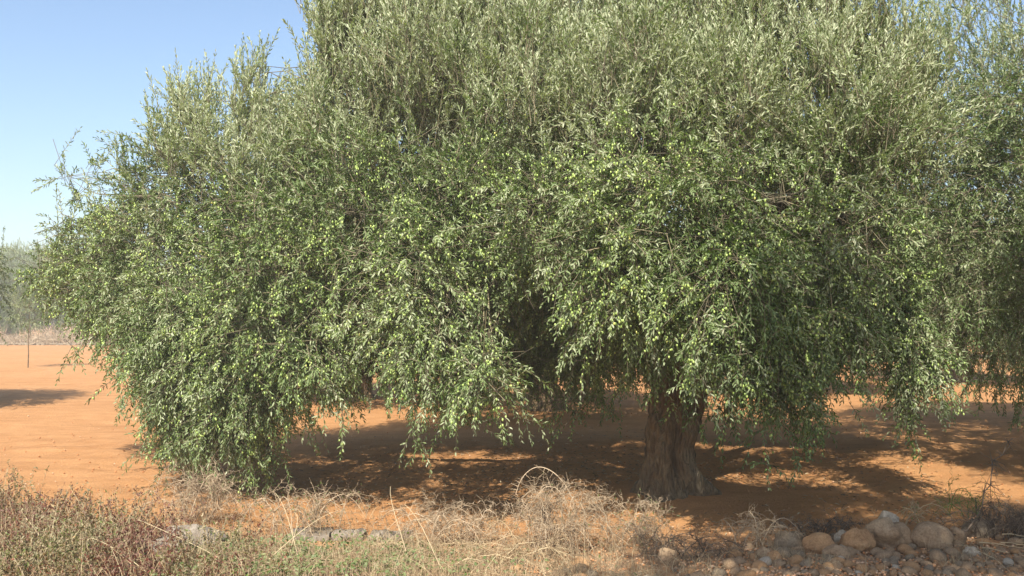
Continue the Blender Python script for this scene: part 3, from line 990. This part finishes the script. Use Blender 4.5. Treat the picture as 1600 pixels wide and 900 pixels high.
# ================================================================ VERGE: plants
def thorn_bush(name, px, d, height, spread, n_main, n_side, mat, label, seed, r0=0.0042, arch=1.0, spines=True, green=0, tw=0.05, cat='shrub', sub=2):
    rng = np.random.default_rng(seed)
    o = empty(name)
    x = (px - 800) / FPX * d * CP
    o.location = (x, d, gz(x, d))
    tag(o, label, cat)
    mb = MB()
    m = 14
    mains = []
    for k in range(n_main):
        a = rng.uniform(0, 6.28)
        base = np.array([rng.normal() * spread * 0.3, rng.normal() * spread * 0.2, -0.03])
        reach = spread * rng.uniform(0.35, 1.0)
        hh = height * rng.uniform(0.45, 1.0)
        dirx = np.array([math.cos(a), math.sin(a) * 0.6, 0])
        e = base + dirx * reach + np.array([0, 0, hh * rng.uniform(0.1, 0.85) * (1 if arch < 1 else 0.8)])
        P = bezier(base, base + np.array([0, 0, hh * 0.7]) + dirx * reach * 0.1, base + dirx * reach * 0.6 + np.array([0, 0, hh * 1.25]), e, m)
        P[1:] += np.cumsum(rng.normal(size=(m - 1, 3)), 0) * 0.006
        P[:, 2] = np.maximum(P[:, 2], -0.03)
        mains.append(P)
    mains = np.array(mains)
    tubes(mb, mains, np.broadcast_to(np.linspace(r0, r0 * 0.35, m), (n_main, m)), 4, 0, rng.random(n_main))
    level = mains
    lens = [height * 0.42, height * 0.22]
    allp = [mains]
    for s in range(sub):
        n = n_side if s == 0 else n_side * 3
        i = rng.integers(0, len(level), n); t = rng.uniform(0.15, 1.0, n)
        mm_ = level.shape[1]
        f = t * (mm_ - 1); lo = np.minimum(f.astype(int), mm_ - 2); w_ = (f - lo)[:, None]
        b_ = level[i, lo] * (1 - w_) + level[i, lo + 1] * w_
        T = unit(level[i, lo + 1] - level[i, lo])
        d_ = unit(T * 0.5 + rng.normal(size=(n, 3)) * 0.75 + np.array([0, 0, 0.25]))
        L = lens[s] * rng.uniform(0.4, 1.1, n)
        q = np.linspace(0, 1, 5)
        Pn = b_[:, None, :] + d_[:, None, :] * (L[:, None] * q)[..., None]
        Pn[..., 2] -= (L[:, None] * q ** 2 * rng.uniform(-0.1, 0.5, n)[:, None])
        Pn[:, 1:] += rng.normal(size=(n, 4, 3)) * 0.06 * L[:, None, None]
        Pn[..., 2] = np.maximum(Pn[..., 2], -0.02)
        rr = r0 * (0.5 if s == 0 else 0.33)
        tubes(mb, Pn, np.broadcast_to(np.linspace(rr, rr * 0.4, 5), (n, 5)), 3, 0, rng.random(n))
        level = Pn
        allp.append(Pn)
    if spines:
        for lv, cnt in ((mains, n_main * 14), (allp[1], n_side * 4)):
            i = rng.integers(0, len(lv), cnt); f = rng.uniform(0.1, 1, cnt) * (lv.shape[1] - 1)
            lo = np.minimum(f.astype(int), lv.shape[1] - 2); w_ = (f - lo)[:, None]
            b_ = lv[i, lo] * (1 - w_) + lv[i, lo + 1] * w_
            T = unit(lv[i, lo + 1] - lv[i, lo])
            rd = rng.normal(size=(cnt, 3)); rd = unit(rd - T * np.sum(rd * T, -1, keepdims=True))
            L = tw * rng.uniform(0.4, 1.0, cnt)
            Pn = np.stack([b_, b_ + (rd * 0.85 + T * 0.4) * (L * 0.5)[:, None], b_ + (rd * 0.85 + T * 0.4) * L[:, None]], 1)
            tubes(mb, Pn, np.broadcast_to(np.array([0.0021, 0.0014, 0.0005]), (cnt, 3)), 3, 0, rng.random(cnt))
    mb.build('branches', M[mat], o)
    if green:
        lf = MB()
        lv = allp[-1]
        n = green
        i = rng.integers(0, len(lv), n); j = rng.integers(1, lv.shape[1], n)
        P = lv[i, j]; D = unit(rng.normal(size=(n, 3)) + np.array([0, 0, 0.3])); Nn = rng.normal(size=(n, 3)) * 0.5 + np.array([0, 0, 1.0])
        Nn = unit(Nn - D * np.sum(Nn * D, -1, keepdims=True))
        leaves(lf, P, D, Nn, rng.uniform(0.012, 0.03, n), rng.uniform(0.006, 0.012, n), 0, np.clip(rng.normal(0.5, 0.25, n), 0, 1))
        lf.build('leaves', M['weed_green'], o)
    return o


thorn_bush('thorn_bush', 700, 7.35, 0.42, 0.52, 24, 240, 'thorn', 'low sprawling dry thorn bush right of the flat slabs', 1, tw=0.04)
tall_bush = thorn_bush('thorn_bush', 880, 7.15, 0.62, 0.55, 34, 330, 'thorn', 'tallest dry thorn bush, with a spiny hoop arching over it, left of the trunk', 2, green=60)
thorn_bush('thorn_bush', 780, 6.75, 0.30, 0.62, 20, 230, 'straw', 'tangled low dry bush on the bottom edge between the two tall thorn bushes', 3, spines=False)
thorn_bush('thorn_bush', 330, 8.15, 0.55, 0.55, 22, 240, 'thorn', 'thin dry thorn bush under the lowest left bough', 4, tw=0.035)
thorn_bush('thorn_bush', 470, 7.75, 0.48, 0.50, 20, 190, 'thorn', 'open dry thorn bush with long curved stems left of the flat slabs', 5, tw=0.035, green=220)
thorn_bush('thorn_bush', 990, 7.35, 0.44, 0.34, 14, 120, 'thorn', 'small dry thorn bush with a few green leaves in front of the trunk', 6, green=160)
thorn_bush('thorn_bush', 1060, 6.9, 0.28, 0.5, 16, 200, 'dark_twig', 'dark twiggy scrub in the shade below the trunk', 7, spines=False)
thorn_bush('thorn_bush', 1180, 7.25, 0.30, 0.42, 12, 130, 'thorn', 'sparse low dry bush on the lit earth right of the trunk', 8, spines=False)
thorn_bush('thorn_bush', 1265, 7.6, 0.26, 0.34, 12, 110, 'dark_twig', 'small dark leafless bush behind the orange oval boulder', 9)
thorn_bush('thorn_bush', 1420, 7.9, 0.30, 0.45, 8, 60, 'straw', 'thin straggly weed with arching stems behind the largest boulder', 10, spines=False, green=40)
thorn_bush('thorn_bush', 1505, 8.3, 0.36, 0.30, 8, 60, 'weed_green', 'greenish spindly weed standing behind the upright pale block', 11, spines=False, green=90)
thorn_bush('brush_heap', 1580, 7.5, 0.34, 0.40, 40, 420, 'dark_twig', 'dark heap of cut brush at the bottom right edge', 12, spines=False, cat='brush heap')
thorn_bush('thorn_bush', 640, 7.0, 0.22, 0.35, 14, 160, 'straw', 'low dry tangle in front of the long pale slab', 13, spines=False)

# the hoop over the tallest bush
hoop = MB()
hb = np.array([(830 - 800) / FPX * 7.2, 7.2, 0.0])
P = np.array([at(x_, y_, 7.15) for x_, y_ in ((905, 830), (900, 790), (882, 752), (858, 732), (838, 728), (822, 738), (812, 752), (806, 772))])
P = np.stack([np.interp(np.linspace(0, 7, 24), np.arange(8), P[:, k]) for k in range(3)], -1)
for _ in range(2): P[1:-1] = (P[:-2] + P[1:-1] + P[2:]) / 3
tubes(hoop, P[None], np.linspace(0.0042, 0.0022, 24)[None], 5, 0, np.array([0.8]))
for k in range(3, 24):
    T = unit(P[min(k + 1, 23)] - P[k - 1]); rd = RNG.normal(size=3); rd = unit(rd - T * (rd @ T)); L = RNG.uniform(0.03, 0.065)
    tubes(hoop, np.stack([P[k], P[k] + rd * L * 0.5, P[k] + rd * L])[None], np.array([[0.0026, 0.0018, 0.0006]]), 3, 0, np.array([0.7]))
ho = hoop.build('arching_stem', M['thorn'], tall_bush)
ho.location = -np.array(tall_bush.location)
ho['label'] = 'bare spiny stem arching in a hoop against the shade'

# leaning dead branch and dry sticks at the right
bm_ = MB()
A_ = at(1482, 832, 7.2); A_[2] = 0.1
B_ = at(1575, 690, 8.2)
P = limb_path(A_, B_, n=12, wob=0.25, lift=0.0)
tubes(bm_, P[None], np.linspace(0.006, 0.003, 12)[None], 6, 0, np.array([0.6]))
tw = []
for k in range(70):
    i = RNG.integers(4, 12)
    d_ = unit(RNG.normal(size=3) + np.array([0.2, 0, -0.2])) * RNG.uniform(0.04, 0.16)
    s_ = P[i]
    tw.append(np.stack([s_, s_ + d_ * 0.5 + RNG.normal(size=3) * 0.01, s_ + d_ + np.array([0, 0, -0.02])]))
tubes(bm_, np.array(tw), np.broadcast_to(np.array([0.003, 0.002, 0.001]), (70, 3)), 3, 0, RNG.random(70) * 0.6 + 0.2)
tag(bm_.build('dead_branch', M['dark_twig']), 'dead twiggy branch leaning up to the right above the pale block', 'branch')
SG = 'dry sticks scattered by the brush heap'
for k in range(9):
    px = RNG.uniform(1478, 1590); d = RNG.uniform(6.9, 7.3)
    x = (px - 800) / FPX * d
    L = RNG.uniform(0.15, 0.4); a = RNG.normal(-0.5, 0.5)
    e = np.array([math.cos(a) * L, math.sin(a) * L, -0.02 * L])
    b_ = np.array([x, d, gz(x, d) + RNG.uniform(0.05, 0.11)])
    Pp = np.stack([b_, b_ + e * 0.35 + np.array([0, 0, 0.008]), b_ + e * 0.7 + np.array([0, 0.01, 0]), b_ + e])
    sm = MB(); tubes(sm, Pp[None], np.linspace(0.004, 0.0022, 4)[None], 5, 0, np.array([0.3 + 0.5 * RNG.random()]))
    tag(sm.build('stick', M['straw']), 'thin pale dry stick lying among the stones right of the largest boulder', 'stick', SG)


# grass and weeds
def blades(mb, P, L, W, bend, rng, mat=0, lean=0.35):
    n = len(P)
    az = rng.uniform(0, 6.28, n)
    h = np.stack([np.cos(az), np.sin(az), np.zeros(n)], -1)
    d0 = unit(np.array([0, 0, 1.0]) + h * (rng.normal(size=n) * lean)[:, None])
    s = np.array([0, 0.35, 0.7, 1.0])
    Q = P[:, None, :] + d0[:, None, :] * (L[:, None] * s)[..., None] + h[:, None, :] * (L * bend)[:, None, None] * (s ** 2)[None, :, None]
    Q[..., 2] -= (L * np.abs(bend) * 0.5)[:, None] * s ** 3
    tubes(mb, Q, W[:, None] * np.array([1.0, 0.9, 0.7, 0.25])[None], 3, mat, rng.random(n))


rg = np.random.default_rng(23)


def verge_points(n, f, rng=rg):
    """points on the verge, f(px, d) gives the density 0..1"""
    out = []
    while sum(map(len, out)) < n:
        px = rng.uniform(-120, 1720, 4000); d = rng.uniform(6.1, 9.0, 4000)
        k = rng.random(4000) < f(px, d)
        x = (px - 800) / FPX * d
        out.append(np.stack([x, d, ground_z(x, d)], -1)[k])
    return np.concatenate(out)[:n]


def edge(px):
    return np.interp(px, [-120, 0, 120, 250, 420, 560, 650, 800, 1000, 1150], [8.9, 8.7, 8.2, 7.7, 7.6, 7.7, 7.4, 7.2, 6.9, 6.5])


def cl(P, s=3.0, o=0.0):
    return np.array([mn.noise(Vector((p[0] * s + o, p[1] * s, o))) for p in P])


# dry grass
f_dry = lambda px, d: np.clip((edge(px) - d) / 0.5, 0, 1) * np.interp(px, [-120, 300, 480, 1100, 1200], [0.3, 0.4, 0.9, 0.9, 0.05])
P = verge_points(7000, f_dry)
P = P[cl(P, 2.5) > -0.22]
db = MB()
blades(db, P, rg.gamma(4.0, 0.032, len(P)) + 0.02, rg.uniform(0.0009, 0.0019, len(P)), rg.normal(size=len(P)) * 0.55, rg, lean=0.6)
tag(db.build('dry_grass', M['straw']), 'dry straw coloured grass along the verge', 'grass', kind='stuff')
# a few tall pale stalks, each one a thing
STG = 'tall dry grass stalks on the verge'
for (x0, y0, x1, y1, d) in ((370, 890, 215, 812, 6.6), (300, 905, 208, 875, 6.35), (470, 900, 430, 770, 6.6), (452, 870, 460, 800, 6.9), (640, 880, 610, 760, 6.7), (690, 900, 632, 788, 6.6), (240, 900, 140, 840, 6.4), (400, 900, 520, 800, 6.5)):
    a, e = at(x0, y0, d), at(x1, y1, d + 0.15)
    a[2] = gz(a[0], a[1])
    Pp = bezier(a, a + (e - a) * 0.3 + np.array([0, 0, 0.03]), a + (e - a) * 0.7 + np.array([RNG.normal() * 0.05, 0, 0.06]), e, 8)
    sm = MB(); tubes(sm, Pp[None], np.linspace(0.0030, 0.0014, 8)[None], 5, 0, np.array([0.95]))
    tag(sm.build('grass_stalk', M['straw']), 'long pale dry grass stalk rising over the low weeds of the verge', 'stalk', STG)

# reddish and olive weeds at the left
f_red = lambda px, d: np.clip((edge(px) - d) / 0.25, 0, 1) * np.clip((470 - px) / 260, 0, 1)
P = verge_points(2000, f_red)
rm = MB()
hgt = rg.uniform(0.07, 0.27, len(P)) * np.clip(1.25 - (P[:, 0] + 3.2) * 0.30, 0.4, 1.35) * (1 + 0.9 * cl(P, 1.6, 2.0))
n = len(P)
az = rg.uniform(0, 6.28, n)
h = np.stack([np.cos(az), np.sin(az), np.zeros(n)], -1)
s = np.array([0, 0.33, 0.66, 1.0])
Q = P[:, None, :] + np.array([0, 0, 1.0]) * (hgt[:, None] * s)[..., None] + h[:, None, :] * (hgt * rg.uniform(0.1, 0.8, n))[:, None, None] * (s ** 1.5)[None, :, None]
tubes(rm, Q, np.broadcast_to(np.array([0.0022, 0.002, 0.0015, 0.0008]), (n, 4)), 3, 1, rg.random(n))
K = 20
t = rg.uniform(0.1, 1.0, (n, K)); f = t * 3; lo = np.minimum(f.astype(int), 2); w_ = (f - lo)[..., None]
ii = np.arange(n)[:, None]
LPp = (Q[ii, lo] * (1 - w_) + Q[ii, lo + 1] * w_).reshape(-1, 3)
D = unit(rg.normal(size=(n * K, 3)) + np.array([0, 0, 0.4])); Nn = rg.normal(size=(n * K, 3)) * 0.6 + np.array([0, 0, 1.0]); Nn = unit(Nn - D * np.sum(Nn * D, -1, keepdims=True))
pt = np.clip(0.38 + 1.0 * cl(P, 1.8, 4.0) + rg.normal(size=n) * 0.15, 0, 1)
leaves(rm, LPp, D, Nn, rg.uniform(0.012, 0.038, n * K), rg.uniform(0.006, 0.014, n * K), 0, np.clip(np.repeat(pt, K) + rg.normal(size=n * K) * 0.12, 0, 1))
tag(rm.build('weed_cover', [M['weed_red'], M['straw']]), 'reddish and olive low weeds covering the verge at the left', 'weeds', kind='stuff')

# green creepers in the middle
f_gr = lambda px, d: np.clip((7.45 - d) / 0.4, 0, 1) * np.exp(-((px - 480) / 210.0) ** 2)
P = verge_points(3800, f_gr)
P = P[cl(P, 3.0, 9.0) > -0.12]
n = len(P)
gmz = MB()
P2 = P + np.stack([np.zeros(n), np.zeros(n), rg.uniform(0.01, 0.10, n)], -1)
D = unit(rg.normal(size=(n, 3)) * np.array([1, 1, 0.5])); Nn = rg.normal(size=(n, 3)) * 0.45 + np.array([0, -0.3, 1.0]); Nn = unit(Nn - D * np.sum(Nn * D, -1, keepdims=True))
leaves(gmz, P2, D, Nn, rg.uniform(0.018, 0.042, n), rg.uniform(0.013, 0.026, n), 0, np.clip(rg.normal(0.45, 0.25, n), 0, 1))
tubes(gmz, np.stack([P + np.array([0, 0, -0.01]), P2 - np.array([0, 0, 0.004]), P2], 1), np.broadcast_to(np.array([0.0018, 0.0014, 0.001]), (n, 3)), 3, 1, rg.random(n))
tag(gmz.build('green_creeper', [M['weed_green'], M['thorn']]), 'bright green creeping plants on the verge below the flat slabs', 'creeper', kind='stuff')

n = 900
px = rg.uniform(-60, 1650, n); d = edge(px) + np.abs(rg.normal(size=n)) * 0.5 + 0.05
x = (px - 800) / FPX * d
P = np.stack([x, d, ground_z(x, d)], -1)
P = np.repeat(P[cl(P, 1.7, 6.0) > 0.05], 7, axis=0); P = P + rg.normal(size=P.shape) * np.array([0.025, 0.025, 0])
eb = MB()
blades(eb, P, rg.uniform(0.03, 0.14, len(P)), rg.uniform(0.0008, 0.0015, len(P)), rg.normal(size=len(P)) * 0.5, rg, lean=0.5)
tag(eb.build('sparse_grass', M['straw']), 'sparse dry grass tufts along the edge of the bare earth', 'grass', kind='stuff')

# far dry scrub in front of the far trees at the left
fs = MB()
n = 9000
x = rg.uniform(-66, -26, n); y = rg.uniform(66, 71, n)
tuft = np.array([mn.noise(Vector((v_ * 0.55, 0.3, 1.0))) for v_ in x])
P = np.stack([x, y, np.zeros(n)], -1)
blades(fs, P, rg.uniform(0.4, 1.9, n) * np.clip(0.85 + 1.0 * tuft, 0.35, 1.5), np.full(n, 0.016), rg.normal(size=n) * 0.7, rg, lean=1.1)
tag(fs.build('dry_scrub', M['thorn']), 'dry brownish scrub along the far edge of the field at the left', 'scrub', kind='stuff')

# ================================================================ AIR
HAZE = 0.0026
if HAZE:
    hm = bpy.data.materials.new('haze air')
    hm.use_nodes = True
    hnt = hm.node_tree
    hnt.nodes.remove(hnt.nodes['Principled BSDF'])
    pv = hnt.nodes.new('ShaderNodeVolumePrincipled')
    pv.inputs['Color'].default_value = (1.0, 0.96, 0.88, 1)
    pv.inputs['Density'].default_value = HAZE
    pv.inputs['Anisotropy'].default_value = 0.0
    hnt.links.new(pv.outputs[0], hnt.nodes['Material Output'].inputs['Volume'])
    hb_ = MB()
    x0, x1, y0, y1, z0, z1 = -950, 950, -80, 1600, -1.5, 9.5
    hb_.add([(x0, y0, z0), (x1, y0, z0), (x1, y1, z0), (x0, y1, z0), (x0, y0, z1), (x1, y0, z1), (x1, y1, z1), (x0, y1, z1)],
            [(0, 3, 2, 1), (4, 5, 6, 7), (0, 1, 5, 4), (1, 2, 6, 5), (2, 3, 7, 6), (3, 0, 4, 7)])
    tag(hb_.build('haze', hm, smooth=False), 'thin pale haze in the air over the grove', kind='stuff')

# ================================================================ LIGHT, SKY, CAMERA
wd = bpy.data.worlds.new('World')
scene.world = wd
wd.use_nodes = True
nt = wd.node_tree
sky = nt.nodes.new('ShaderNodeTexSky')
sky.sky_type = 'NISHITA'
sky.sun_disc = False
sky.sun_elevation = SUN_EL
az = math.atan2(-SUN_DX, -SUN_DY)       # towards the sun
sky.sun_rotation = az
sky.air_density = 1.0
sky.dust_density = 1.6
sky.ozone_density = 1.6
bg = nt.nodes['Background']
bg.inputs['Strength'].default_value = 0.118
nt.links.new(sky.outputs[0], bg.inputs['Color'])

sl = bpy.data.lights.new('sun', 'SUN')
sl.energy = 4.4
sl.angle = math.radians(0.53)
sl.color = (1.0, 0.935, 0.81)
so = bpy.data.objects.new('sun', sl)
COL.objects.link(so)
dirv = Vector((SUN_DX, SUN_DY, 0)).normalized() * math.cos(SUN_EL) + Vector((0, 0, -math.sin(SUN_EL)))
so.rotation_euler = dirv.to_track_quat('-Z', 'Y').to_euler()

cd = bpy.data.cameras.new('camera')
cd.sensor_width = 36.0
cd.lens = 36.0 * FPX / 1600.0
cd.clip_start = 0.05
cd.clip_end = 4000
co = bpy.data.objects.new('camera', cd)
COL.objects.link(co)
co.location = (0, 0, CAMZ)
co.rotation_euler = (math.radians(90) + PITCH, 0, 0)
scene.camera = co

vs = scene.view_settings
vs.view_transform = 'Standard'
vs.look = 'None'
vs.exposure = 0.9
vs.gamma = 1.0
scene.render.use_persistent_data = False
scene.cycles.use_denoising = True
scene.cycles.denoiser = 'OPENIMAGEDENOISE'
scene.cycles.denoising_input_passes = 'RGB_ALBEDO_NORMAL'
scene.cycles.denoising_prefilter = 'ACCURATE'
scene.cycles.max_bounces = 8
scene.cycles.diffuse_bounces = 4
scene.cycles.transmission_bounces = 4
